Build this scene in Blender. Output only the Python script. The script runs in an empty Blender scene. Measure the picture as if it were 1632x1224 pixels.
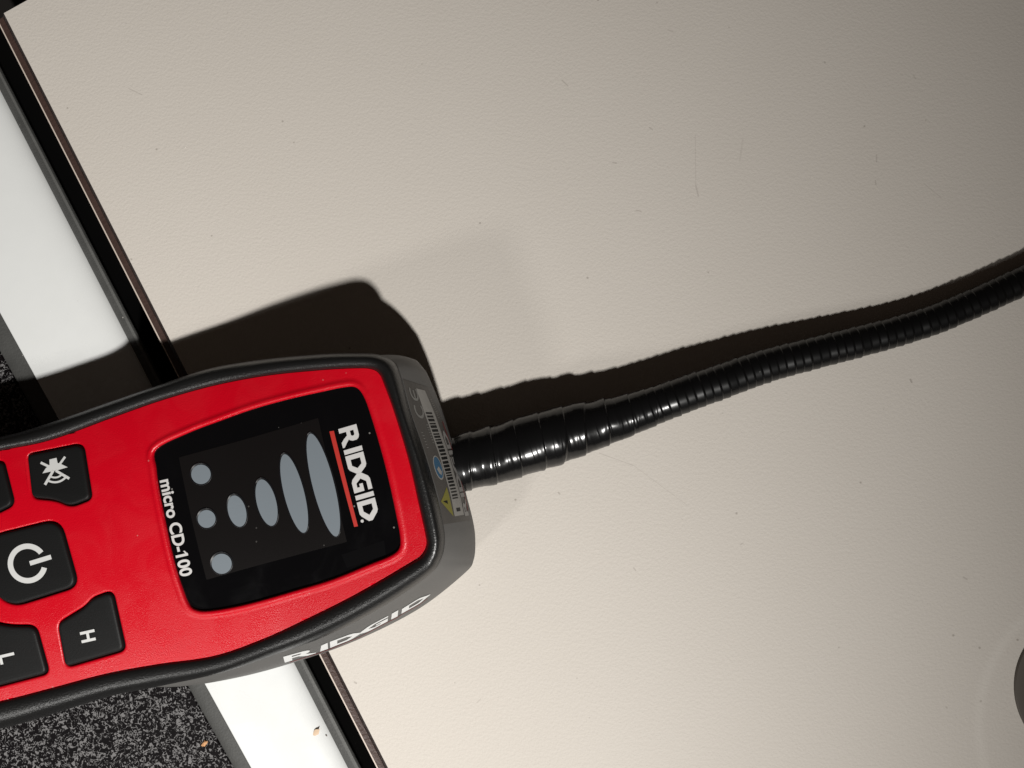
import bpy, bmesh, math, random
from mathutils import Vector, Matrix, noise
from mathutils.bvhtree import BVHTree
from mathutils.geometry import tessellate_polygon
random.seed(4)
S = bpy.context.scene
COL = S.collection

# ------------------------------------------------------------------ camera, world, lamps, exposure
F_PX, CAM_H = 816 / math.tan(math.radians(31)), 0.272
CAM = Vector((0, 0, CAM_H))
_n = Vector((880 - 816, -(690 - 612), -F_PX)).normalized()        # straight down, in camera axes
_Z = -_n
_X = (Vector((1, 0, 0)) - _Z[0] * _Z).normalized()
_Y = _Z.cross(_X)
ROT = Matrix((_X, _Y, _Z))                                           # camera axes -> world
cd = bpy.data.cameras.new('camera')
cam = bpy.data.objects.new('camera', cd)
COL.objects.link(cam)
cam.matrix_world = Matrix.Translation(CAM) @ ROT.to_4x4()
cd.sensor_width = 36
cd.angle = math.radians(62)
cd.clip_start, cd.clip_end = 0.005, 50
S.camera = cam

W = bpy.data.worlds.new('World')
S.world = W
W.use_nodes = True
W.node_tree.nodes['Background'].inputs[0].default_value = (1.0, 0.76, 0.60, 1)
W.node_tree.nodes['Background'].inputs[1].default_value = 0.021

def lamp(name, loc, aim, watts, size_deg, blend, radius, col):
    d = bpy.data.lights.new(name, 'SPOT')
    d.energy, d.spot_size, d.spot_blend, d.shadow_soft_size, d.color = watts, math.radians(size_deg), blend, radius, col
    o = bpy.data.objects.new(name, d)
    COL.objects.link(o)
    o.location = loc
    o.rotation_euler = (Vector(aim) - Vector(loc)).to_track_quat('-Z', 'Y').to_euler()
    return o

lamp('work_lamp', (0.1114, -0.3422, 0.4759), (-1.09, 0.2425, 0), 24.8, 153.9, 0.983, 0.015, (1.0, 0.98, 0.945))
lamp('second_lamp', (-0.4005, -0.5002, 0.4426), (-0.03, 0.0, 0), 4.2, 90, 0.9, 0.045, (1.0, 0.98, 0.945))
S.view_settings.view_transform = 'Standard'
S.view_settings.look = 'None'
S.view_settings.exposure = 0
S.cycles.max_bounces = 6

# ------------------------------------------------------------------ helpers
def P(px, py, z):
    """world point at height z seen at a place of the photograph"""
    d = ROT @ Vector((px - 816, -(py - 612), -F_PX))
    return CAM + d * ((z - CAM_H) / d.z)

class NT:
    def __init__(s, m):
        s.t = m.node_tree; s.b = s.t.nodes['Principled BSDF']
    def n(s, typ, **kw):
        x = s.t.nodes.new(typ)
        for k, v in kw.items(): setattr(x, k, v)
        return x
    def l(s, a, b): s.t.links.new(a, b)
    def math(s, op, a, b=None, c=None, clamp=False):
        x = s.n('ShaderNodeMath', operation=op, use_clamp=clamp)
        for i, v in enumerate((a, b, c)):
            if v is None: continue
            if isinstance(v, (int, float)): x.inputs[i].default_value = v
            else: s.l(v, x.inputs[i])
        return x.outputs[0]
    def coord(s):
        return s.n('ShaderNodeTexCoord').outputs['Object']
    def noise(s, scale, detail=2, rough=0.5, dist=0.0, vec=None):
        x = s.n('ShaderNodeTexNoise')
        x.inputs['Scale'].default_value = scale; x.inputs['Detail'].default_value = detail
        x.inputs['Roughness'].default_value = rough; x.inputs['Distortion'].default_value = dist
        s.l(vec if vec is not None else s.coord(), x.inputs['Vector'])
        return x.outputs['Fac']
    def smooth(s, v, lo, hi, a=0.0, b=1.0):
        x = s.n('ShaderNodeMapRange', interpolation_type='SMOOTHSTEP')
        s.l(v, x.inputs[0])
        for i, k in enumerate((lo, hi, a, b)): x.inputs[i + 1].default_value = k
        return x.outputs[0]
    def mix(s, fac, a, b):
        x = s.n('ShaderNodeMix', data_type='RGBA')
        if isinstance(fac, (int, float)): x.inputs[0].default_value = fac
        else: s.l(fac, x.inputs[0])
        for i, v in ((6, a), (7, b)):
            if isinstance(v, tuple): x.inputs[i].default_value = v + (1,)
            else: s.l(v, x.inputs[i])
        return x.outputs[2]
    def bump(s, h, dist, strength=1.0):
        x = s.n('ShaderNodeBump')
        x.inputs['Strength'].default_value = strength; x.inputs['Distance'].default_value = dist
        s.l(h, x.inputs['Height']); s.l(x.outputs[0], s.b.inputs['Normal'])

def mat(name, col, rough, spec=0.5, grain=None, mottle=0.0, coat=0.0, dust=0.0, smudge=0.0):
    m = bpy.data.materials.new(name); m.use_nodes = True
    t = NT(m); b = t.b
    b.inputs['Roughness'].default_value = rough
    b.inputs['Specular IOR Level'].default_value = spec
    b.inputs['Coat Weight'].default_value = coat
    b.inputs['Base Color'].default_value = col + (1,)
    base = None
    if mottle:
        f = t.noise(180, 4)
        base = t.mix(f, tuple(c * (1 - mottle) for c in col), tuple(min(1, c * (1 + mottle)) for c in col))
    if dust:
        v = t.n('ShaderNodeTexVoronoi'); v.inputs['Scale'].default_value = 420
        t.l(t.coord(), v.inputs['Vector'])
        sc = t.n('ShaderNodeSeparateColor'); t.l(v.outputs['Color'], sc.inputs[0])
        sel = t.math('GREATER_THAN', sc.outputs[0], 0.965)
        dot = t.math('LESS_THAN', v.outputs['Distance'], 0.11)
        f = t.math('MULTIPLY', t.math('MULTIPLY', sel, dot), dust)
        base = t.mix(f, base if base is not None else col, (0.45, 0.43, 0.4))
    if base is not None: t.l(base, b.inputs['Base Color'])
    if smudge:
        t.l(t.smooth(t.noise(75, 4, 0.6, 0.6), 0.35, 0.7, rough - smudge * 0.4, rough + smudge), b.inputs['Roughness'])
    if grain:
        sc_, d_ = grain
        t.bump(t.noise(sc_, 2), d_)
    return m

def link(name, me, m=None, parent=None, root=None, **props):
    o = bpy.data.objects.new(name, me)
    COL.objects.link(o)
    if m is not None: me.materials.append(m)
    if parent is not None: o.parent = parent
    for k, v in props.items(): o[k] = v
    return o

def smooth(me, on=True):
    for p in me.polygons: p.use_smooth = on

ORG = P(330, 830, 0)                                                 # base of the detector
_HX = P(706, 868, 0.033)
_CX = P(450, 800, 0.03)
def lean(x, y):
    '''drop of the face below the head end: the case thins out towards the handle'''
    u = 1 + ((x - _HX.x) * 0.966 + (y - _HX.y) * 0.26) / 0.0668
    v = ((x - _CX.x) * -0.26 + (y - _CX.y) * 0.966) / 0.037
    crown = (0.0030 - 0.0018 * max(0.0, min(1.0, u))) * (1 - min(v * v, 1.3))
    return 0.0195 * (0.0676 * math.log(1 + math.exp((u - 0.168) / 0.0676)) - 0.832) + crown
def leant(v):
    k = max(0.0, min(1.0, (v[2] - 0.0004) / 0.0299))
    return Vector((v[0], v[1], v[2] + k * lean(v[0], v[1])))
def PT(px, py, z, k=1.0):
    '''the same place of the photograph on a face of the detector (z: height at its head end)'''
    q = P(px, py, z)
    for _ in range(12): q = P(px, py, z + k * lean(q.x, q.y))
    return q

def mesh(verts, faces, off=Vector((0, 0, 0)), sm=False, sharp=None, tilt=True):
    me = bpy.data.meshes.new('m')
    if off is ORG and tilt: verts = [leant(v) for v in verts]
    me.from_pydata([tuple(Vector(v) - off) for v in verts], [], faces)
    me.update()
    bm = bmesh.new(); bm.from_mesh(me)
    bmesh.ops.recalc_face_normals(bm, faces=bm.faces)
    bm.to_mesh(me); bm.free()
    if sm:
        smooth(me)
        if sharp is not None: me.set_sharp_from_angle(angle=math.radians(sharp))
    return me

def thing(name, loc, label, cat, group=None):
    o = bpy.data.objects.new(name, None); COL.objects.link(o)
    o.empty_display_size = 0.02
    o.location = loc; o['label'] = label; o['category'] = cat
    if group: o['group'] = group
    return o

def cr(pts, n, closed=True):
    """Catmull-Rom through points of any dimension"""
    N = len(pts); out = []
    segs = N if closed else N - 1
    g = (lambda i: pts[i % N]) if closed else (lambda i: pts[max(0, min(N - 1, i))])
    for i in range(segs):
        a, b, c, d = g(i - 1), g(i), g(i + 1), g(i + 2)
        for k in range(n):
            t = k / n
            out.append(tuple(0.5 * (2 * q + (r - p) * t + (2 * p - 5 * q + 4 * r - s) * t * t + (3 * q - p - 3 * r + s) * t ** 3)
                             for p, q, r, s in zip(a, b, c, d)))
    if not closed: out.append(tuple(pts[-1]))
    return out

def rounded(pts, rad, n=6):
    """polygon with rounded corners; rad: number or list"""
    N = len(pts); out = []
    for i in range(N):
        p = Vector(pts[i]); a = Vector(pts[i - 1]); b = Vector(pts[(i + 1) % N])
        r = rad[i] if isinstance(rad, (list, tuple)) else rad
        da, db = (a - p), (b - p)
        t = min(r, da.length * 0.48, db.length * 0.48)
        s, e = p + da.normalized() * t, p + db.normalized() * t
        for k in range(n + 1):
            u = k / n
            out.append((1 - u) ** 2 * s + 2 * u * (1 - u) * p + u * u * e)
    return out

def inset(poly, d):
    """offset a closed 2-D outline inwards by d (either winding)"""
    N = len(poly)
    area = sum(poly[i].x * poly[(i + 1) % N].y - poly[(i + 1) % N].x * poly[i].y for i in range(N))
    sg = 1 if area > 0 else -1
    out = []
    for i in range(N):
        j = 1
        while (poly[(i + j) % N] - poly[(i - j) % N]).length < 1e-7: j += 1
        t = (poly[(i + j) % N] - poly[(i - j) % N]).normalized()
        out.append(poly[i] + Vector((-t.y, t.x)) * sg * d)
    return out

def flat(loops, z, cut=True):
    """tessellate polygon with holes (2-D loops) at height z, cut into strips so that it can follow the curved face"""
    L3 = [[Vector((p[0], p[1], 0)) for p in lp] for lp in loops]
    tris = tessellate_polygon(L3)
    vs = [Vector((p[0], p[1], z)) for lp in loops for p in lp]
    if not cut: return vs, [tuple(t) for t in tris]
    bm = bmesh.new()
    b = [bm.verts.new(v) for v in vs]
    for t in tris:
        try: bm.faces.new([b[i] for i in t])
        except ValueError: pass
    for ax, stp in ((Vector((0.966, 0.26, 0)), 0.003), (Vector((-0.26, 0.966, 0)), 0.004)):
        us = [v.co.dot(ax) for v in bm.verts]
        lo, hi = min(us), max(us)
        n = int((hi - lo) / stp)
        for k in range(1, n + 1):
            bmesh.ops.bisect_plane(bm, geom=bm.verts[:] + bm.edges[:] + bm.faces[:], plane_co=ax * (lo + (hi - lo) * k / (n + 1)) + Vector((0, 0, z)), plane_no=ax, dist=1e-7)
    bm.verts.index_update()
    out = [v.co.copy() for v in bm.verts]; fs = [tuple(v.index for v in f.verts) for f in bm.faces]
    bm.free()
    return out, fs

def stack(rings, cap=True):
    """rings: lists of 3-D points of equal length -> faces; cap closes the last ring"""
    vs, fs = [], []
    n = len(rings[0])
    for r in rings: vs += r
    for k in range(len(rings) - 1):
        for i in range(n):
            j = (i + 1) % n
            fs.append((k * n + i, k * n + j, (k + 1) * n + j, (k + 1) * n + i))
    if cap:
        base = (len(rings) - 1) * n
        tr = tessellate_polygon([[Vector((p[0], p[1], 0)) for p in rings[-1]]])
        fs += [tuple(base + i for i in t) for t in tr]
    return vs, fs

def w2(pts, z):
    return [PT(x, y, z).xy for x, y in pts]

def ring(p2, z):
    return [Vector((p.x, p.y, z)) for p in p2]

# ------------------------------------------------------------------ materials
def laminate():
    m = bpy.data.materials.new('speckled_laminate'); m.use_nodes = True
    t = NT(m); b = t.b
    co = t.coord()
    big = t.noise(14, 3, vec=co)
    base = t.mix(big, (0.600, 0.555, 0.500), (0.635, 0.592, 0.540))
    fine = t.noise(2600, 2, vec=co)
    base = t.mix(t.smooth(fine, 0.56, 0.72, 0, 0.16), base, (0.36, 0.32, 0.28))
    v = t.n('ShaderNodeTexVoronoi'); v.inputs['Scale'].default_value = 260; t.l(co, v.inputs['Vector'])
    sc = t.n('ShaderNodeSeparateColor'); t.l(v.outputs['Color'], sc.inputs[0])
    dots = t.math('MULTIPLY', t.math('GREATER_THAN', sc.outputs[0], 0.955), t.smooth(v.outputs['Distance'], 0.05, 0.13, 0.5, 0))
    base = t.mix(dots, base, (0.22, 0.19, 0.16))
    # scuffs and specks that the table really carries
    SEG = [((1108, 215), (1109, 296), 0.8, 0.22), ((1109, 296), (1113, 312), 1.6, 0.35), ((1184, 222), (1179, 256), 1.6, 0.16),
           ((955, 722), (1010, 742), 0.8, 0.30), ((1010, 742), (1095, 805), 0.7, 0.22), ((896, 128), (905, 137), 1.3, 0.4),
           ((1035, 203), (1040, 207), 1.2, 0.4), ((977, 259), (982, 260), 1.6, 0.4), ((1014, 335), (1022, 337), 1.3, 0.4),
           ((1397, 247), (1397, 258), 1.3, 0.35), ((1395, 288), (1396, 294), 1.3, 0.4), ((1456, 121), (1459, 125), 1.4, 0.3),
           ((1472, 292), (1500, 315), 0.8, 0.25), ((1451, 605), (1453, 609), 1.8, 0.6), ((1314, 99), (1315, 100), 1.6, 0.5),
           ((1536, 920), (1541, 923), 1.6, 0.4), ((1508, 1127), (1509, 1128), 1.4, 0.4), ((205, 141), (226, 151), 0.9, 0.4),
           ((890, 785), (892, 787), 1.6, 0.5), ((1010, 905), (1013, 909), 1.2, 0.4), ((1180, 868), (1184, 866), 1.2, 0.35),
           ((565, 1087), (568, 1089), 1.6, 0.5), ((1065, 48), (1072, 50), 1.4, 0.25), ((760, 1120), (766, 1114), 0.9, 0.3)]
    x = t.n('ShaderNodeSeparateXYZ'); t.l(co, x.inputs[0])
    X, Y = x.outputs[0], x.outputs[1]
    acc = None
    for p, q, wpx, amt in SEG:
        a, c = P(*p, 0), P(*q, 0)
        d = (c - a).xy; LL = max(d.length_squared, 1e-12)
        dx, dy = t.math('SUBTRACT', X, a.x), t.math('SUBTRACT', Y, a.y)
        h = t.math('MULTIPLY_ADD', dx, d.x / LL, t.math('MULTIPLY', dy, d.y / LL))
        h = t.math('ADD', h, 0.0, clamp=True)
        ex, ey = t.math('MULTIPLY_ADD', h, -d.x, dx), t.math('MULTIPLY_ADD', h, -d.y, dy)
        dist = t.math('SQRT', t.math('MULTIPLY_ADD', ex, ex, t.math('MULTIPLY', ey, ey)))
        w = wpx * 0.00017
        f = t.smooth(dist, w * 0.5, w * 1.4, amt * 0.65, 0.0)
        acc = f if acc is None else t.math('MAXIMUM', acc, f)
    base = t.mix(acc, base, (0.16, 0.13, 0.11))
    # faint ring of slightly lighter colour near the disc
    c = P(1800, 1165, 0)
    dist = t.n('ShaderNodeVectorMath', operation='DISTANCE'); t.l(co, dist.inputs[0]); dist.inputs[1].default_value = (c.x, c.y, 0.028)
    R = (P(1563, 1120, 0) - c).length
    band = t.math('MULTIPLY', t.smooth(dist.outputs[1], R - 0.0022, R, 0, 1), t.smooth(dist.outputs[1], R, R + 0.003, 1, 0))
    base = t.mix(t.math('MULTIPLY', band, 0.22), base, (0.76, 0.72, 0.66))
    t.l(base, b.inputs['Base Color'])
    b.inputs['Roughness'].default_value = 0.55
    b.inputs['Specular IOR Level'].default_value = 0.16
    h = t.math('MULTIPLY_ADD', t.noise(2400, 2, vec=co), 0.4, t.noise(1100, 2, vec=co))
    t.bump(h, 0.000085, 1.0)
    return m

def pebbled():
    m = bpy.data.materials.new('pebbled_black_plastic'); m.use_nodes = True
    t = NT(m); b = t.b
    co = t.coord()
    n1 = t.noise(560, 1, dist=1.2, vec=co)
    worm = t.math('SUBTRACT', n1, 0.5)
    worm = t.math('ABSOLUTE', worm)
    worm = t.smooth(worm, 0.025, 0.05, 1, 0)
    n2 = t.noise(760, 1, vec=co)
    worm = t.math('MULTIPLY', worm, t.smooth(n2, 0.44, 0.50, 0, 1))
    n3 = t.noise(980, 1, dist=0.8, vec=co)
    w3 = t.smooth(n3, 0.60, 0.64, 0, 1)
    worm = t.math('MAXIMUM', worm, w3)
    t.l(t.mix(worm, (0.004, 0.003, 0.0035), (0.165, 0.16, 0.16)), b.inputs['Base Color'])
    b.inputs['Roughness'].default_value = 0.5
    b.inputs['Specular IOR Level'].default_value = 0.1
    t.bump(worm, 0.0002, 0.8)
    return m

M = dict(
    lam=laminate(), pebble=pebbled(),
    edge_dark=mat('dark_brown_edge', (0.020, 0.011, 0.009), 0.35, grain=(900, 0.0003), mottle=0.4),
    edge=mat('brown_edge', (0.060, 0.036, 0.030), 0.4, grain=(900, 0.0002), mottle=0.3),
    lip=mat('cream_edge_line', (0.62, 0.53, 0.46), 0.4),
    under=mat('black_underside', (0.004, 0.003, 0.003), 0.7),
    white=mat('white_gloss_plastic', (0.75, 0.76, 0.75), 0.28, mottle=0.02, smudge=0.12, dust=0.2),
    gasket=mat('grey_rubber_seal', (0.062, 0.062, 0.059), 0.6, grain=(1500, 0.00012), mottle=0.25, dust=0.6),
    gasket_hi=mat('worn_grey_rubber', (0.105, 0.105, 0.10), 0.55, grain=(1500, 0.0001), mottle=0.2),
    floor=mat('dark_floor', (0.006, 0.004, 0.003), 0.8, mottle=0.3),
    red=mat('red_plastic', (0.50, 0.0004, 0.009), 0.34, spec=0.5, grain=(2600, 0.00007), mottle=0.03, dust=0.25, smudge=0.10),
    rubber=mat('black_overmould', (0.006, 0.006, 0.006), 0.36, spec=0.6, grain=(2000, 0.0001), dust=0.3),
    shell=mat('grey_plastic_shell', (0.088, 0.085, 0.081), 0.5, grain=(3000, 0.00003), mottle=0.05),
    glass=mat('black_display_window', (0.0022, 0.0022, 0.0026), 0.10, dust=0.35, smudge=0.10),
    film=mat('smoked_display_film', (0.0058, 0.0050, 0.0050), 0.25, grain=(2600, 0.00001), dust=0.1),
    tape_clear=mat('clear_tape_on_glass', (0.0034, 0.0034, 0.0038), 0.13),
    light=mat('grey_indicator_lens', (0.165, 0.19, 0.212), 0.35),
    groove=mat('indicator_bezel', (0.006, 0.006, 0.007), 0.4, spec=0.25),
    print=mat('white_print', (0.52, 0.51, 0.50), 0.5),
    white_print=mat('bright_white_print', (0.54, 0.54, 0.53), 0.5),
    redprint=mat('red_print', (0.42, 0.025, 0.018), 0.5),
    button=mat('button_rubber', (0.007, 0.007, 0.007), 0.5, spec=0.18, grain=(3000, 0.00005), dust=0.15),
    tape=mat('black_vinyl_tape', (0.0045, 0.0045, 0.0047), 0.22, spec=0.4, grain=(500, 0.00002)),
    neck=mat('black_ridged_rubber', (0.0036, 0.0036, 0.0038), 0.3, spec=0.36, dust=0.1),
    label=mat('dark_grey_label', (0.060, 0.055, 0.050), 0.4, mottle=0.05),
    lab_white=mat('label_strip', (0.21, 0.20, 0.185), 0.5, mottle=0.06),
    lab_grey=mat('label_light_print', (0.14, 0.135, 0.125), 0.5),
    lab_text=mat('label_white_text', (0.21, 0.20, 0.19), 0.5),
    lab_black=mat('label_black_print', (0.004, 0.004, 0.004), 0.5),
    lab_blue=mat('label_blue_print', (0.028, 0.075, 0.13), 0.5),
    lab_yellow=mat('label_yellow_print', (0.15, 0.135, 0.025), 0.5),
    lab_red=mat('label_red_print', (0.11, 0.012, 0.012), 0.5),
    disc=mat('taupe_plastic', (0.085, 0.071, 0.058), 0.55, mottle=0.06),
    crumb=mat('tan_crumb', (0.52, 0.27, 0.12), 0.7, mottle=0.3),
    crumb_pale=mat('pale_tan_flake', (0.62, 0.46, 0.32), 0.7, mottle=0.2),
    hair=mat('fine_hair', (0.10, 0.075, 0.06), 0.5),
)

# ------------------------------------------------------------------ setting: dark floor below everything
FZ = -0.030
me = mesh([(-1.6, -1.6, FZ), (1.6, -1.6, FZ), (1.6, 1.6, FZ), (-1.6, 1.6, FZ)], [(0, 1, 2, 3)])
link('floor', me, M['floor'], kind='structure')

# ------------------------------------------------------------------ table
def table():
    TB = Vector((0, 0, FZ + 0.002))
    r = thing('table', TB, 'pale beige table with a thin dark brown edge, under the red detector and black cable', 'table')
    c0 = P(6, 21, 0); c1 = P(618.5, 1224, 0)
    d = (c1 - c0).normalized()
    pr = Vector((-d.y, d.x, 0))                                      # towards the right
    A, B = c0, c0 + d * 0.75
    C, D = B + pr * 0.75, A + pr * 0.75
    TH = 0.028
    top = [A, B, C, D]
    vs = [Vector(v) for v in top] + [Vector(v) - Vector((0, 0, TH)) for v in top]
    me = mesh(vs, [(0, 1, 2, 3), (4, 5, 6, 7), (0, 1, 5, 4), (1, 2, 6, 5), (2, 3, 7, 6), (3, 0, 4, 7)], TB)
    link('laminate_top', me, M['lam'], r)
    # bevelled edge: profile (distance left of the edge, z)
    def strip(name, prof, m, n=160, jit=0.0):
        vs, fs = [], []
        k = len(prof)
        for i in range(n + 1):
            q = A - d * 0.0 + d * (0.75 * i / n)
            for j, (a, z) in enumerate(prof):
                e = jit * noise.noise(Vector((i * 1.7, j * 3.1, 2))) if 0 < j < k - 1 else 0
                vs.append(q - pr * (a + e) + Vector((0, 0, z)))
        for i in range(n):
            for j in range(k - 1):
                fs.append((i * k + j, i * k + j + 1, (i + 1) * k + j + 1, (i + 1) * k + j))
        return link(name, mesh(vs, fs, TB, sm=False), m, r)
    strip('bevel', [(0.00002, -0.0001), (0.0005, -0.0006), (0.0014, -0.0013)], M['edge_dark'], jit=0.00022)
    strip('edge_band', [(0.0014, -0.0013), (0.0022, -0.0014), (0.0033, -0.0016), (0.0034, -0.0020)], M['edge'], jit=0.00005)
    strip('edge_line', [(0.0034, -0.0017), (0.00385, -0.0018), (0.0039, -0.0022)], M['lip'])
    strip('edge_face', [(0.0038, -0.0023), (0.0037, -0.028)], M['under'])
    return r
table()

# ------------------------------------------------------------------ the appliance beside the table
def appliance():
    zW, zG = -0.0045, -0.0073
    def line(p, q, z):
        a, b = P(*p, z), P(*q, z)
        e = (b - a).normalized()
        return a, e
    L = {
        'pe': line((23, 602), (372, 1224), -0.0065),     # pebbled panel | left seal
        'wl': line((54, 598.5), (399, 1224), zW),        # left seal | white
        'wr': line((12, 166), (555, 1224), zG),          # white | right seal
        'gs': line((22, 164), (562, 1216), zG),          # seal | lighter strip
        'gr': line((27, 162), (575, 1226), zG),          # outer edge of right seal
    }
    base = L['wl'][0]
    root = thing('appliance', Vector((base.x, base.y, FZ)), 'white plastic bordered appliance top with grey rubber seals and a black pebbled panel', 'appliance')
    off = Vector((base.x, base.y, FZ))
    e0 = L['wl'][1]; pr = Vector((-e0.y, e0.x, 0))
    def at(key, s, dx=0.0, z=None):
        a, e = L[key]
        k = (base + e0 * s - a).dot(e0) / e.dot(e0)
        p = a + e * k + pr * dx
        if z is not None: p = Vector((p.x, p.y, z))
        return p
    n = 120; s0, s1 = -0.30, 0.42
    def loft(name, rows, m, sm=True, closed=False):
        vs, fs = [], []
        k = len(rows)
        for i in range(n + 1):
            s = s0 + (s1 - s0) * i / n
            for key, dx, z in rows: vs.append(at(key, s, dx, z))
        for i in range(n):
            for j in range(k - 1):
                fs.append((i * k + j, i * k + j + 1, (i + 1) * k + j + 1, (i + 1) * k + j))
        me = mesh(vs, fs, off, sm=sm, sharp=50)
        return link(name, me, m, root)
    loft('textured_panel', [('pe', -0.25, -0.0070), ('pe', -0.12, -0.0070), ('pe', -0.0006, -0.0070), ('pe', -0.0001, -0.0077)], M['pebble'])
    loft('rubber_seal', [('pe', 0.0, -0.0085), ('pe', 0.0001, -0.0067), ('pe', 0.0006, -0.0061), ('wl', -0.0028, -0.0057), ('wl', -0.0006, -0.0057), ('wl', -0.0001, -0.0063)], M['gasket'])
    rows = [('wl', 0.0, -0.0075), ('wl', 0.0, zW - 0.0005), ('wl', 0.00015, zW - 0.00015), ('wl', 0.0005, zW)]
    RR = 0.0105
    for k in range(0, 13):
        a = math.radians(90 * k / 12)
        rows.append(('wr', -RR + RR * math.sin(a), zW - 0.0046 * (1 - math.cos(a))))
    loft('white_border', rows, M['white'])
    loft('rubber_seal', [('wr', -0.0015, -0.0088), ('wr', 0.0, zG - 0.0004), ('wr', 0.0008, zG), ('gs', 0, zG + 0.0001)], M['gasket'])
    loft('seal_edge', [('gs', 0, zG + 0.00012), ('gs', 0.0005, zG + 0.0003), ('gr', -0.0003, zG + 0.0003), ('gr', 0.0, zG - 0.0003), ('gr', 0.0, zG - 0.001)], M['gasket_hi'])
    vs, fs = [], []
    box = [('pe', -0.25, FZ), ('pe', -0.25, -0.0088), ('gr', -0.0002, -0.0088), ('gr', -0.0002, FZ)]
    for s in (s0, s1):
        vs += [at(k, s, dx, z) for k, dx, z in box]
    fs = [(0, 1, 2, 3), (4, 5, 6, 7), (0, 1, 5, 4), (1, 2, 6, 5), (2, 3, 7, 6), (3, 0, 4, 7)]
    link('housing', mesh(vs, fs, off), M['under'], root)
appliance()

# ------------------------------------------------------------------ red detector
det = thing('gas_detector', ORG, 'red and black handheld detector with a dark display of grey lens-shaped lights', 'detector')
ZR, ZO, ZB, ZWIN = 0.0352, 0.032, 0.016, 0.0342
# stations round the case: red panel edge, rim outer edge, bottom outline (None = tucked under)
ST = [((-200, 757), (-205, 735), None), ((0, 718), (0, 696), None), ((82, 700.5), (78, 674.5), None), ((180, 665), (172, 642), None),
      ((260, 637), (252, 614.5), None), ((340, 614.5), (335, 587), None), ((421, 599), (417, 573), None), ((512, 589.5), (508, 564.5), None),
      ((572, 586.5), (568, 562.8), None), ((594, 588.5), (603, 565), (652, 571)), ((605, 596), (626, 577), (675, 587)),
      ((612, 611), (638, 602), (687, 609)), ((630, 661), (653, 658), (704, 652)), ((652, 735), (677, 728), (725, 720)),
      ((668, 805), (696, 794), (742, 784)), ((678.5, 853), (705.5, 838), (754, 831)), ((679.5, 870), (708, 864), (757.5, 860)),
      ((671, 886), (702, 892), (755, 892)), ((651, 899), (682, 918), (740, 914)), ((566, 948), (610, 967), (668, 970)),
      ((482, 990), (521, 1013.5), (575, 1017.5)), ((416, 1020), (440, 1043), (487, 1050)), ((340, 1046), (360, 1070.5), (385, 1078.5)),
      ((251, 1059), (266, 1091.5), (283, 1093.5)), ((169, 1074), (180, 1109), None), ((78, 1098), (88, 1137), None), ((0, 1118), (8, 1160), None),
      ((-200, 1165), (-195, 1205), None), ((-350, 1192), (-345, 1232), None), ((-425, 1160), (-450, 1180), None),
      ((-452, 1000), (-484, 1002), None), ((-430, 850), (-456, 835), None), ((-360, 795), (-372, 772), None)]
rows6 = []
for r_, o_, b_ in ST:
    R = PT(*r_, ZR).xy; O = PT(*o_, ZO).xy
    nrm = (O - R).normalized()
    Bp = PT(*b_, ZB, 0.52).xy if b_ else O - nrm * 0.003
    rows6.append((R.x, R.y, O.x, O.y, Bp.x, Bp.y))
DEN = cr(rows6, 12)
RED, OUT, BOT = [Vector(q[0:2]) for q in DEN], [Vector(q[2:4]) for q in DEN], [Vector(q[4:6]) for q in DEN]

def make_rim():
    prof = []
    rings = []
    def rg(f, z, ins=0.0):
        o = []
        for a, b in zip(RED, OUT):
            w = b - a
            p = a + w * f - w.normalized() * ins
            o.append(Vector((p.x, p.y, z)))
        return o
    rings.append(rg(0.0, 0.0325)); rings.append(rg(0.0, 0.0350))
    for k in range(1, 7):
        t = math.pi / 2 * k / 6
        rings.append(rg(0.50 * (1 - math.cos(t)), 0.0350 + 0.0019 * math.sin(t)))
    for k in range(1, 9):
        t = math.pi / 2 * k / 8
        rings.append(rg(0.50 + 0.50 * math.sin(t), 0.0310 + 0.0059 * math.cos(t)))
    rings.append(rg(1.0, 0.0303)); rings.append(rg(1.0, 0.0300, 0.0012))
    vs, fs = stack(rings, cap=False)
    link('rubber_rim', mesh(vs, fs, ORG, sm=True, sharp=60), M['rubber'], det)
make_rim()

def make_shell():
    rings = []
    def rg(f, z, ins):
        o = []
        for a, b, c in zip(RED, OUT, BOT):
            nn = (b - a).normalized()
            p = b.lerp(c, f) - nn * (ins - 0.0008 * math.sin(math.pi * f))
            o.append(Vector((p.x, p.y, z)))
        return o
    rings.append(rg(0.0, 0.0312, 0.0012)); rings.append(rg(0.0, 0.0305, 0.0006))
    for k in range(1, 9):
        f = k / 8
        rings.append(rg(f, 0.0300 + (ZB - 0.0300) * f, 0.0005 * (1 - f)))
    rings.append(rg(1.0, 0.0152, 0.0001)); rings.append(rg(1.0, 0.0140, 0.0004)); rings.append(rg(1.0, 0.0060, 0.0016))
    rings.append(rg(1.0, 0.0022, 0.0026)); rings.append(rg(1.0, 0.0010, 0.0036)); rings.append(rg(1.0, 0.0004, 0.0052))
    vs, fs = stack(rings)
    me = mesh(vs, fs, ORG, sm=True, sharp=60)
    link('body_shell', me, M['shell'], det)
    bm = bmesh.new(); bm.from_mesh(me)
    bvh = BVHTree.FromBMesh(bm); bm.free()
    return bvh
BVH = make_shell()

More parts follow.
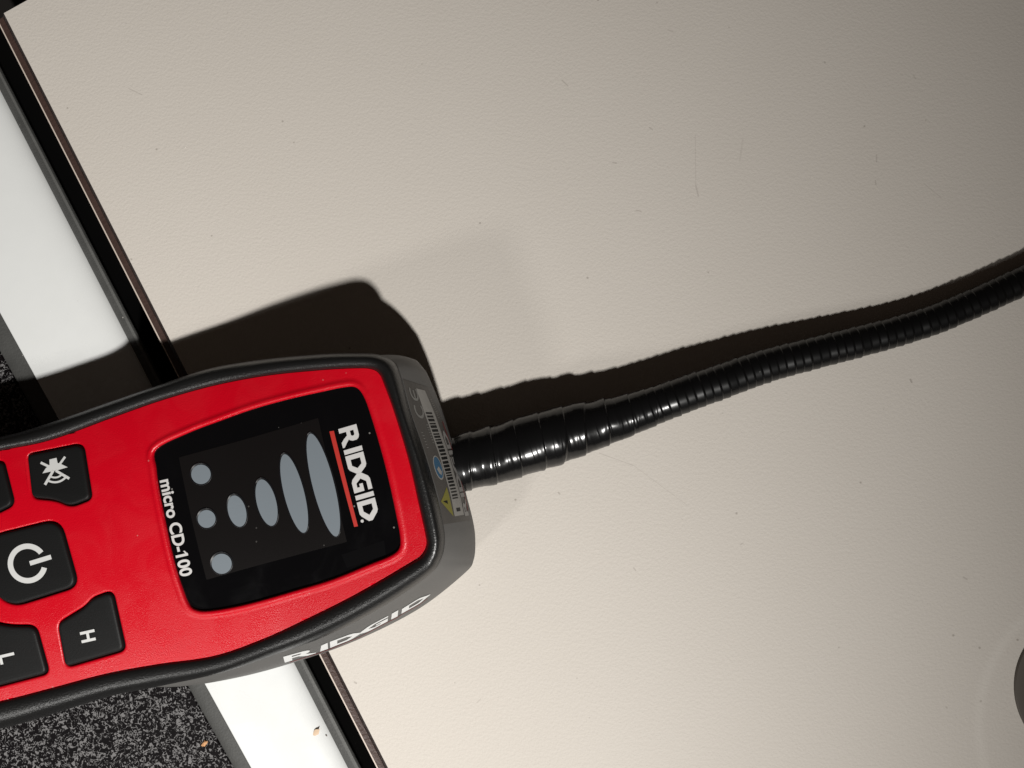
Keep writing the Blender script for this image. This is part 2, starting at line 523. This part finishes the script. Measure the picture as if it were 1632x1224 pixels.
# red faceplate with openings
WIN = [(249, 716), (300, 690), (347, 672), (400, 653), (457, 637), (510, 625), (547, 617.5), (567, 617.5), (580, 632), (592, 665), (604, 705),
       (614, 742), (623, 780), (631, 818), (637.5, 853), (636.5, 873), (622, 885), (590, 898), (531, 922), (475, 939), (420, 955), (380, 965), (340, 972),
       (316, 972), (301, 962), (290, 935), (281, 908), (271, 868), (262.5, 827), (254, 785), (248.5, 746)]
win2 = [Vector(q) for q in cr([tuple(p) for p in w2(WIN, 0.0345)], 5)]
BTN = {
    'mute': ([(44, 724), (133, 706), (147, 795), (113, 808), (90, 797.5), (52, 794)], [9, 14, 10, 14, 16, 10]),
    'power': ([(-14, 853), (96, 826), (126, 934), (18, 968), (-20, 935)], [22, 26, 20, 24, 26]),
    'high': ([(92, 993), (136, 966), (148, 952), (180, 940), (201, 1036), (105, 1064)], [12, 18, 16, 14, 12, 12]),
    'low': ([(-80, 1003), (-30, 985), (15, 996), (58, 996), (79, 1073), (-70, 1112)], [16, 16, 16, 14, 12, 14]),
    'side': ([(-72, 752), (6, 733), (24, 804), (-12, 822), (-62, 818)], [12, 10, 12, 14, 14]),
}
holes = {}
for k, (pts, rd) in BTN.items():
    lp = rounded(pts, rd)
    holes[k] = w2([(p.x, p.y) for p in lp], 0.0350)

def faceplate():
    lip_out = inset(win2, -0.0027)
    red_in = inset(RED, 0.00012)
    loops = [red_in, lip_out] + [inset(h, -0.0011) for h in holes.values()]
    vs, fs = flat(loops, ZR)
    bm = bmesh.new()
    def add(v, f):
        b = [bm.verts.new(tuple(leant(q) - ORG)) for q in v]
        for q in f:
            try: bm.faces.new([b[i] for i in q])
            except ValueError: pass
    add(vs, fs)
    # edge going down against the rim
    add(*stack([ring(red_in, ZR), ring(inset(RED, 0.00002), ZR - 0.0004)], cap=False))
    # raised lip round the window: down into the recess
    prof = [(-0.0027, ZR), (-0.0020, ZR), (-0.0016, ZR + 0.00022), (-0.0011, ZR + 0.00036), (-0.0006, ZR + 0.00030), (-0.00025, ZR + 0.0001), (-0.00003, ZR - 0.0003), (0, ZWIN - 0.0006)]
    add(*stack([ring(inset(win2, a), z) for a, z in prof], cap=False))
    for h in holes.values():
        pr = [(-0.0011, ZR), (-0.0007, ZR), (-0.00045, ZR - 0.00006), (-0.0002, ZR - 0.00025), (-0.00008, ZR - 0.0006), (0.0, ZR - 0.0022)]
        add(*stack([ring(inset(h, a), z) for a, z in pr], cap=False))
    bmesh.ops.remove_doubles(bm, verts=bm.verts, dist=1e-7)
    bmesh.ops.recalc_face_normals(bm, faces=bm.faces)
    me = bpy.data.meshes.new('m'); bm.to_mesh(me); bm.free()
    smooth(me); me.set_sharp_from_angle(angle=math.radians(45))
    link('faceplate', me, M['red'], det)
    # tray closing the openings from below
    vs, fs = flat([inset(RED, 0.0004)], 0.0326)
    link('inner_tray', mesh(vs, fs, ORG), M['under'], det)
faceplate()

# buttons with icons
def button(h, m_name='button'):
    b = inset(h, 0.00028)
    zt = ZR + 0.0008
    prof = [(0.0, 0.0330), (0.0, zt - 0.0006), (0.00012, zt - 0.0003), (0.00035, zt - 0.0001), (0.0007, zt), (0.0012, zt + 0.00003)]
    vs, fs = stack([ring(inset(b, a), z) for a, z in prof])
    return link(m_name, mesh(vs, fs, ORG, sm=True, sharp=50), M['button'], det), zt + 0.00009

def polys(name, plist, z, m, parent, px=True):
    """several flat polygons (each: list of loops in photo coordinates) as one printed mesh"""
    V, Fc = [], []
    for loops in plist:
        if not isinstance(loops[0][0], (tuple, list, Vector)): loops = [loops]
        w = [w2([(p[0], p[1]) for p in lp], z) for lp in loops]
        vs, fs = flat(w, z)
        o = len(V); V += vs; Fc += [tuple(i + o for i in f) for f in fs]
    me = mesh(V, Fc, ORG, sm=True)
    for p in me.polygons:
        if p.normal.z < 0: p.flip()
    return link(name, me, m, parent)

def bar(a, b, w):
    a, b = Vector(a), Vector(b); d = (b - a).normalized(); n = Vector((-d.y, d.x)) * w / 2
    return [tuple(a + n), tuple(b + n), tuple(b - n), tuple(a - n)]

def arc(c, r, w, a0, a1, n=40, cap=True):
    o, i = [], []
    for k in range(n + 1):
        a = math.radians(a0 + (a1 - a0) * k / n)
        o.append((c[0] + (r + w / 2) * math.cos(a), c[1] + (r + w / 2) * math.sin(a)))
        i.append((c[0] + (r - w / 2) * math.cos(a), c[1] + (r - w / 2) * math.sin(a)))
    return o + i[::-1]

bo, z = button(holes['mute'])
c6 = lambda x, y: (30 + x / 10.2, 700 + y / 10.2)                     # close-up measure of this key
polys('mute_icon', [
    [c6(497, 330), c6(612, 302), c6(630, 385), c6(690, 405), c6(795, 455), c6(640, 500), c6(548, 520), c6(383, 555), c6(440, 470), c6(500, 415)]],
    z, M['white_print'], bo)
polys('mute_icon', [bar(c6(355, 380), c6(480, 440), 4.0), bar(c6(752, 285), c6(665, 405), 3.6)], z + 0.00003, M['white_print'], bo)
polys('mute_icon', [bar(c6(600, 510), c6(820, 640), 4.2), bar(c6(560, 510), c6(425, 740), 4.2)], z + 0.00003, M['white_print'], bo)
cc = c6(585, 470)
polys('mute_icon', [arc(cc, 15.0, 2.8, 36, 122), arc(cc, 22.5, 3.2, 36, 118)], z + 0.00006, M['white_print'], bo)
bo, z = button(holes['power'])
polys('power_icon', [arc((44, 898), 27.5, 8.6, 14, 322)], z, M['white_print'], bo)
polys('power_icon', [bar((47.5, 898), (81.5, 887.5), 7.4)], z + 0.00003, M['white_print'], bo)
bo, z = button(holes['high'])
polys('letter', [bar((127.5, 1010), (150.5, 1004.8), 4.4), bar((130, 1023), (152.5, 1018), 4.4)], z, M['white_print'], bo)
polys('letter', [bar((138.8, 1007), (141.6, 1021), 4.4)], z + 0.00003, M['white_print'], bo)
bo, z = button(holes['low'])
polys('letter', [bar((-3, 1047.5), (22.5, 1041.5), 4.6)], z, M['white_print'], bo)
polys('letter', [bar((0, 1046), (3.2, 1059), 4.6)], z + 0.00003, M['white_print'], bo)
bo, z = button(holes['side'])

# display window and what is printed on it
vs, fs = flat([inset(win2, -0.0001)], ZWIN)
winob = link('display_window', mesh(vs, fs, ORG, sm=True), M['glass'], det)
film = rounded([(285, 729), (507, 666), (553, 863.5), (329, 924)], 2)
polys('display_film', [[(p.x, p.y) for p in film]], ZWIN + 0.00008, M['film'], winob)
polys('clear_tape', [[(544, 884), (612, 861), (615, 884), (553, 905)]], ZWIN + 0.00005, M['tape_clear'], winob)
def ell(c, a, b, ax=(0.247, 0.969), n=48, pw=1.0):
    ax = Vector(ax).normalized(); ay = Vector((-ax.y, ax.x)); o = []
    for k in range(n):
        t = 2 * math.pi * k / n
        p = Vector(c) + ax * a * math.cos(t) + ay * b * math.copysign(abs(math.sin(t)) ** pw, math.sin(t))
        o.append((p.x, p.y))
    return o
for c, a, b in [((320.5, 756), 15.5, 15.5), ((329.5, 827), 14.2, 14.2), ((353.5, 898.5), 16, 16), ((378, 814.5), 25.5, 14.2), ((425, 801), 38, 15.4),
                ((469, 786.5), 64.5, 16), ((515.5, 773), 84.5, 17.2)]:
    g = w2(ell((c[0] - 0.5, c[1] - 1.0), a + 3.4, b + 3.0), ZWIN + 0.00012)
    l_ = w2(ell(c, a, b), ZWIN + 0.00012)
    za = ZWIN + 0.00010
    # shallow moulded collar, then the lens itself sunk a little inside it
    vs, fs = stack([ring(inset(g, 0.0), za), ring(inset(g, 0.0001), za + 0.00016), ring(inset(g, 0.00028), za + 0.00018), ring(inset(g, 0.0004), za + 0.00002)])
    li = link('indicator_light', mesh(vs, fs, ORG, sm=True, sharp=60), M['groove'], winob)
    vs, fs = flat([l_], za + 0.00012)
    li.data.materials.append(M['light'])
    bm = bmesh.new(); bm.from_mesh(li.data)
    bb = [bm.verts.new(tuple(leant(v) - ORG)) for v in vs]
    for f in fs:
        q = bm.faces.new([bb[i] for i in f]); q.material_index = 1
        q.normal_update()
        if q.normal.z < 0: q.normal_flip()
    bm.to_mesh(li.data); bm.free()

# the block-letter wordmark, in (along, up) units of the letter height
def rrect(x0, x1): return [[(x0, 0), (x0, 1), (x1, 1), (x1, 0)]]
WORD = [
    [[(0, 0), (0, 1), (0.58, 1), (0.72, 0.94), (0.80, 0.82), (0.80, 0.60), (0.74, 0.47), (0.68, 0.42), (0.80, 0.30), (1.04, 0.10), (1.04, 0), (0.76, 0), (0.60, 0.16), (0.45, 0.37), (0.25, 0.37), (0.25, 0)],
     [(0.25, 0.77), (0.25, 0.58), (0.48, 0.58), (0.54, 0.63), (0.54, 0.72), (0.48, 0.77)]],
    rrect(1.17, 1.42),
    [[(1.50, 0), (1.50, 1), (2.16, 1), (2.30, 0.93), (2.545, 0.62), (2.545, 0.38), (2.30, 0.07), (2.16, 0)], [(1.75, 0.24), (1.75, 0.76), (2.08, 0.76), (2.27, 0.5), (2.08, 0.24)]],
    [[(3.52, 1), (2.96, 1), (2.80, 0.93), (2.55, 0.62), (2.55, 0.38), (2.80, 0.07), (2.96, 0), (3.52, 0), (3.52, 0.56), (3.10, 0.56), (3.10, 0.37), (3.27, 0.37), (3.27, 0.23), (3.05, 0.23), (2.84, 0.5), (3.05, 0.77), (3.52, 0.77)]],
    rrect(3.66, 3.91),
    [[(4.02, 0), (4.02, 1), (4.66, 1), (4.80, 0.93), (5.14, 0.60), (5.14, 0.40), (4.80, 0.07), (4.66, 0)], [(4.27, 0.24), (4.27, 0.76), (4.58, 0.76), (4.83, 0.5), (4.58, 0.24)]],
]
def logo_px(s, t):
    x = 328 + 167 * (s * 0.2445 + t * 0.960); y = 245 + 167 * (s * 0.9697 - t * 0.280)
    return (480 + x / 5.56, 640 + y / 5.56)
polys('wordmark', [[[logo_px(*p) for p in lp] for lp in g] for g in WORD] + [arc((577.3, 830.5), 1.3, 2.5, 0, 350, 12)], ZWIN + 0.00006, M['print'], winob)
polys('red_underline', [[(525, 687.7), (532, 686.5), (570.5, 838.7), (564.5, 839.8)]], ZWIN + 0.00006, M['redprint'], winob)

def text_tris(s, bold=0.02):
    c = bpy.data.curves.new('t', 'FONT'); c.body = s; c.offset = bold; c.size = 1.0; c.resolution_u = 6
    o = bpy.data.objects.new('t', c); COL.objects.link(o)
    dg = bpy.context.evaluated_depsgraph_get(); dg.update()
    me = bpy.data.meshes.new_from_object(o.evaluated_get(dg))
    vs = [v.co.copy() for v in me.vertices]; fs = [tuple(p.vertices) for p in me.polygons]
    bpy.data.objects.remove(o); bpy.data.curves.remove(c); bpy.data.meshes.remove(me)
    return vs, fs
vs, fs = text_tris('micro CD-100', 0.028)
x0, x1 = min(v.x for v in vs), max(v.x for v in vs)
hcap = max(v.y for v in vs)
out = []
for v in vs:
    s = (v.x - x0) / (x1 - x0); t = v.y / hcap
    bx = 255.0 + 33.5 * s - 2.5 * math.sin(math.pi * s) * 0.4; by = 766 + 154 * s
    q_ = PT(bx + 19.0 * t, by - 4.4 * t, ZWIN + 0.00006)
    out.append(Vector((q_.x, q_.y, ZWIN + 0.00006)))
me = mesh(out, fs, ORG)
for p in me.polygons:
    if p.normal.z < 0: p.flip()
_xa = max(v.x for v in text_tris('micro CD-', 0.028)[0]); _xs = [v.x for v in vs if v.x > _xa + 0.01]
_s1 = (min(_xs) - x0) / (x1 - x0)
polys('numeral_flag', [[(255.0 + 33.5 * s_ - 2.5 * math.sin(math.pi * s_) * 0.4 + 19.0 * t_, 766 + 154 * s_ - 4.4 * t_) for s_, t_ in
      ((_s1 + 0.004, 0.955), (_s1 + 0.004, 0.80), (_s1 - 0.028, 0.66), (_s1 - 0.028, 0.78))]], ZWIN + 0.00007, M['print'], winob)
link('model_name', me, M['print'], winob)

# prints that lie on the curved side of the case
def on_wall(px, py, lift):
    d = (P(px, py, 0) - CAM).normalized()
    h = BVH.ray_cast(CAM - ORG, d)
    if h[0] is None:
        q = P(px, py, 0.006) - ORG
        h = BVH.find_nearest(q)
    nn = h[1]
    if nn.z < 0 and h[0].z > 0.003: nn = -nn if nn.dot(d) > 0 else nn
    if nn.dot(d) > 0: nn = -nn
    return h[0] + nn * lift

def wall_polys(name, plist, fn, lift, m, parent, maxlen=0.4):
    """polygons in local (a, b) coordinates, cut finely, sent through fn to photo coordinates and on to the case wall"""
    bm = bmesh.new()
    for loops in plist:
        if not isinstance(loops[0][0], (tuple, list, Vector)): loops = [loops]
        vs, fs = flat([[Vector(p) for p in lp] for lp in loops], 0, cut=False)
        b = [bm.verts.new(v) for v in vs]
        for f in fs:
            try: bm.faces.new([b[i] for i in f])
            except ValueError: pass
    for _ in range(5):
        es = [e for e in bm.edges if e.calc_length() > maxlen]
        if not es: break
        bmesh.ops.subdivide_edges(bm, edges=es, cuts=1)
        bmesh.ops.triangulate(bm, faces=bm.faces)
    for v in bm.verts:
        v.co = on_wall(*fn(v.co.x, v.co.y), lift)
    bmesh.ops.recalc_face_normals(bm, faces=bm.faces)
    me = bpy.data.meshes.new('m'); bm.to_mesh(me); bm.free()
    return link(name, me, m, parent)

def lerp_tab(tab, s):
    for (a, p), (b, q) in zip(tab, tab[1:]):
        if s <= b or b == tab[-1][0]:
            u = (s - a) / (b - a)
            return tuple(x + (y - x) * u for x, y in zip(p, q))
c4 = lambda x, y: (420 + x / 4.8, 900 + y / 4.8)
BASE = [(0, c4(167, 756)), (1.04, c4(405, 683)), (1.42, c4(497, 650)), (2.54, c4(735, 555)), (3.52, c4(952, 440)), (3.91, c4(1028, 402)), (4.02, c4(1058, 382)), (4.6, c4(1190, 308)), (5.15, c4(1282, 243))]
TOP = [(0, c4(155, 714)), (1.04, c4(420, 640)), (1.42, c4(494, 606)), (2.54, c4(745, 512)), (3.52, c4(957, 400)), (3.91, c4(1034, 356)), (4.02, c4(1062, 348)), (4.6, c4(1190, 268)), (5.15, c4(1276, 228))]
def side_px(s, t):
    a, b = lerp_tab(BASE, s), lerp_tab(TOP, s)
    a, b = (a[0] - 0.8, a[1] - 2.2), (b[0] - 0.8, b[1] - 2.6)
    return tuple(x + (y - x) * t for x, y in zip(a, b))
wall_polys('side_wordmark', WORD, side_px, 0.00016, M['white_print'], det, 0.3)
wall_polys('side_underline', [[(0.15, -0.24), (0.15, -0.14), (5.0, -0.14), (5.0, -0.24)]], side_px, 0.00016, M['lab_red'], det, 0.3)

# the rating label on the end of the case: (u across from the rim, v down along the end)
LL = [(0, (641, 604)), (0.25, (655, 660)), (0.53, (679, 728)), (0.8, (698, 792)), (1, (705.5, 836))]
LR = [(0, (681, 617)), (0.25, (702, 661)), (0.53, (723, 722)), (0.8, (740, 785)), (1, (750, 829))]
def lab_px(u, v):
    a, b = lerp_tab(LL, v), lerp_tab(LR, v)
    return tuple(x + (y - x) * u for x, y in zip(a, b))
lab = wall_polys('rating_label', [[(0.02, 0), (0.99, 0), (0.99, 1), (0.02, 1)]], lab_px, 0.00010, M['label'], det, 0.06)
def box(u0, v0, u1, v1): return [(u0, v0), (u1, v0), (u1, v1), (u0, v1)]
L1, L2, L3 = 0.00018, 0.00024, 0.00030
wall_polys('barcode_strip', [box(0.46, 0.045, 0.80, 0.955)], lab_px, L1, M['lab_white'], lab, 0.06)
bars = []
v = 0.235
rnd = random.Random(11)
while v < 0.84:
    w = rnd.choice((0.009, 0.013, 0.017)); bars.append(box(0.50, v, 0.71, v + w)); v += w + rnd.choice((0.008, 0.010, 0.012))
bars.append(box(0.56, 0.90, 0.70, 0.925))
wall_polys('barcode', bars, lab_px, L2, M['lab_black'], lab, 0.06)
def wm(s, t): return lab_px(0.955 - 0.14 * t, 0.965 - s / 5.15 * 0.60)
wall_polys('wordmark', WORD, wm, L2, M['lab_text'], lab, 0.3)
wall_polys('red_line', [box(0.955, 0.30, 0.985, 0.93)], lab_px, L1, M['lab_red'], lab, 0.06)
# CE mark, reading towards the top of the photo
def glyph(cu, cv, hu, hv): return lambda x, y: lab_px(cu + hu * y, cv + hv * x)
Cg = [arc((0, 0), 1.0, 0.34, 55, 305, 24)]
wall_polys('ce_mark', [[(p[0], p[1]) for p in Cg[0]]], lambda x, y: lab_px(0.30 - 0.13 * y, 0.215 - 0.055 * x), L1, M['lab_grey'], lab, 0.5)
wall_polys('ce_mark', [[(p[0], p[1]) for p in Cg[0]], [(-0.9, -0.15), (0.35, -0.15), (0.35, 0.15), (-0.9, 0.15)]], lambda x, y: lab_px(0.30 - 0.13 * y, 0.085 - 0.055 * x), L2, M['lab_grey'], lab, 0.5)
eo = [(math.cos(2 * math.pi * k / 28), math.sin(2 * math.pi * k / 28)) for k in range(28)]
em = lambda x, y: lab_px(0.30 + 0.145 * x, 0.612 + 0.082 * y)
wall_polys('round_emblem', [[(x, y) for x, y in eo]], em, L1, M['lab_white'], lab, 0.4)
wall_polys('round_emblem', [[(x * 0.84, y * 0.88) for x, y in eo]], em, L2, M['lab_blue'], lab, 0.4)
wall_polys('round_emblem', [[(-0.45, 0.1), (0.1, -0.1), (0.5, 0.35), (0.2, 0.65), (-0.2, 0.45)], [(-0.3, -0.5), (0.0, -0.62), (0.1, -0.3), (-0.2, -0.2)]][:1], em, L3, M['lab_white'], lab, 0.4)
wall_polys('warning_triangle', [[(0.40, 0.745), (0.06, 0.835), (0.42, 0.955)]], lab_px, L1, M['lab_yellow'], lab, 0.06)
wall_polys('warning_triangle', [[(0.30, 0.835), (0.14, 0.838), (0.30, 0.862)]], lab_px, L2, M['lab_black'], lab, 0.06)
ticks = []
for k in range(11): ticks.append(box(0.86, 0.10 + k * 0.017, 0.86 + rnd.uniform(0.03, 0.07), 0.107 + k * 0.017))
for k in range(9): ticks.append(box(0.93, 0.16 + k * 0.017, 0.93 + rnd.uniform(0.02, 0.04), 0.166 + k * 0.017))
for k in range(6): ticks.append(box(0.12, 0.37 + k * 0.02, 0.12 + rnd.uniform(0.04, 0.08), 0.376 + k * 0.02))
for k in range(8): ticks.append(box(0.38, 0.32 + k * 0.017, 0.44, 0.326 + k * 0.017))
wall_polys('small_print', ticks, lab_px, L1, M['lab_grey'], lab, 0.06)

# taped root and ridged flexible neck
PATH = [(690, 751, 0.0128, 0.0084), (739, 737, 0.0124, 0.0085), (780, 726.5, 0.0117, 0.0087), (827, 713, 0.0110, 0.0088), (875, 698.5, 0.0105, 0.0087),
        (920, 685, 0.0101, 0.0080), (974, 670, 0.0098, 0.0068), (1033, 650, 0.0098, 0.0060), (1090, 629, 0.0097, 0.0057), (1150, 608, 0.0087, 0.0055),
        (1215, 585, 0.0075, 0.0053), (1283, 566.5, 0.0066, 0.0051), (1350, 549.5, 0.0058, 0.0050), (1420, 531, 0.0051, 0.0048), (1486, 510.5, 0.0048, 0.0047),
        (1560, 480, 0.0047, 0.0046), (1632, 447, 0.0046, 0.0046), (1720, 405, 0.0046, 0.0046), (1830, 360, 0.0046, 0.0046), (1960, 320, 0.0046, 0.0046)]
pw = [tuple(P(x, y, z)) + (r,) for x, y, z, r in PATH]
fine = cr(pw, 60, closed=False)
# resample by length
acc = [0.0]
for a, b in zip(fine, fine[1:]): acc.append(acc[-1] + (Vector(b[:3]) - Vector(a[:3])).length)
TOTAL = acc[-1]
def along(s):
    s = max(0, min(TOTAL - 1e-9, s))
    import bisect
    i = max(0, min(len(fine) - 2, bisect.bisect_right(acc, s) - 1))
    u = (s - acc[i]) / max(1e-12, acc[i + 1] - acc[i])
    a, b = fine[i], fine[i + 1]
    p = Vector(a[:3]).lerp(Vector(b[:3]), u)
    tg = (Vector(b[:3]) - Vector(a[:3])).normalized()
    return p, tg, a[3] + (b[3] - a[3]) * u

def tube(name, s0, s1, step, na, rad, m):
    n = int((s1 - s0) / step)
    vs, fs = [], []
    for i in range(n + 1):
        s = s0 + (s1 - s0) * i / n
        p, tg, r = along(s)
        q = (along(s + 0.004)[0] - along(s - 0.004)[0]).normalized()
        side = Vector((0, 0, 1)).cross(q).normalized(); up = q.cross(side)
        for k in range(na):
            th = 2 * math.pi * k / na
            rr = rad(s, th, r)
            v = p + (side * math.cos(th) + up * math.sin(th)) * rr
            if v.z < 0.0001: v.z = 0.0001
            vs.append(v)
    for i in range(n):
        for k in range(na):
            j = (k + 1) % na
            fs.append((i * na + k, i * na + j, (i + 1) * na + j, (i + 1) * na + k))
    for e in (0, n):
        fs.append(tuple(e * na + k for k in range(na)))
    return link(name, mesh(vs, fs, ORG, sm=True, sharp=60, tilt=False), m, det)

def neck_r(s, th, r):
    tw = th / (2 * math.pi)
    ph0 = s / 0.0027 + tw + 0.30 * math.sin(th + 0.6) + 0.12 * noise.noise(Vector((s * 170, 0.3, 0.7)))
    k = math.floor(ph0); ph = ph0 - k
    edge = 0.00024 + 0.00008 * math.sin(k * 2.3) + 0.00006 * math.sin(k * 5.1 + th)
    rise = ph / 0.88 if ph < 0.88 else (1 - ph) / 0.12
    w = noise.noise(Vector((s * 220, math.cos(th) * 0.8, math.sin(th) * 0.8)))
    return r - 0.00026 + edge * rise + 0.00006 * w
def s_at(px):
    best = min(range(0, 2001), key=lambda k: abs(px_of(along(TOTAL * k / 2000)[0])[0] - px))
    return TOTAL * best / 2000
def px_of(p):
    c = ROT.transposed() @ (p - CAM)
    return (816 + F_PX * c.x / -c.z, 612 - F_PX * c.y / -c.z)
sT = s_at(1060)
tube('flexible_neck', s_at(1040), TOTAL, 0.00022, 72, neck_r, M['neck'])
WR = [0.000]
x = 0.0
rr_ = random.Random(5)
def tape_r(s, th, r):
    tw = th / (2 * math.pi)
    ph0 = s / 0.0072 + tw + 0.10 * math.sin(s * 700)
    k = math.floor(ph0); ph = ph0 - k
    step = (ph / 0.95 if ph < 0.95 else (1 - ph) / 0.05)
    tilt = 0.10 * math.sin(th + k * 1.9)
    ph1 = s / 0.0031 + tw * 1.0 + 0.35 * math.sin(th * 1.0 + s * 260)
    f1 = ph1 % 1.0
    wr = noise.noise(Vector((s * 420 + tw * 2.6, math.cos(th) * 1.6, math.sin(th) * 1.6)))
    wr2 = noise.noise(Vector((s * 150, math.cos(th) * 1.2 + 7, math.sin(th) * 1.2)))
    fold = max(0.0, noise.noise(Vector((s * 800 + math.sin(th) * 1.2, math.cos(th) * 1.0 + 3, k * 0.37)))) 
    return r - 0.00024 + 0.00044 * step + 0.00006 * f1 + 0.00008 * wr + 0.00030 * wr2 + 0.00012 * fold
def tape_rad(s, th, r):
    e = 1.0
    if s > sT - 0.016: e = max(0.0, (sT - s) / 0.016)
    return neck_r(s, th, r) * (1 - e) + tape_r(s, th, r) * e + 0.00002
tube('tape_wrap', 0.0, sT, 0.00018, 112, tape_rad, M['tape'])

# ------------------------------------------------------------------ small things lying about
def disc():
    c = P(1741, 1100, 0.0008); R = (P(1618, 1101, 0.0008) - c).length
    o = Vector((c.x, c.y, 0.0))
    n = 96
    circ = lambda r: [Vector((c.x + r * math.cos(2 * math.pi * k / n), c.y + r * math.sin(2 * math.pi * k / n))) for k in range(n)]
    vs, fs = stack([ring(circ(R), 0.0), ring(circ(R), 0.0005), ring(circ(R - 0.0003), 0.0008), ring(circ(R - 0.004), 0.0009), ring(circ(R - 0.005), 0.0007)])
    ob = link('disc', mesh(vs, fs, o, sm=True, sharp=40), M['disc'])
    ob.location = o
    ob['label'] = 'round flat taupe disc on the tabletop, cut off by the right edge'; ob['category'] = 'disc'
disc()

def crumb(px, py, z, sz, m, label, seed):
    c = P(px, py, z)
    bm = bmesh.new()
    bmesh.ops.create_icosphere(bm, subdivisions=2, radius=1)
    for v in bm.verts:
        k = 1 + 0.55 * noise.noise(v.co * 1.3 + Vector((seed, 0, 0)))
        v.co = Vector((v.co.x * sz[0] * k, v.co.y * sz[1] * k, (v.co.z + 0.8) * sz[2] * k))
    me = bpy.data.meshes.new('m'); bm.to_mesh(me); bm.free()
    o = link('crumb', me, m)
    o.location = c; o.rotation_euler = (0, 0, 0.9)
    o['label'] = label; o['category'] = 'crumb'
crumb(327, 1184, -0.0070, (0.0011, 0.0007, 0.0005), M['crumb'], 'tiny orange tan crumb on the black pebbled panel', 3.1)
crumb(504, 1167, -0.0054, (0.0013, 0.0008, 0.00005), M['crumb_pale'], 'pale tan flake lying on the white plastic border', 8.4)
crumb(520, 1172, -0.0068, (0.0002, 0.0004, 0.0001), M['hair'], 'tiny dark speck on the white border beside the pale tan flake', 5.2)
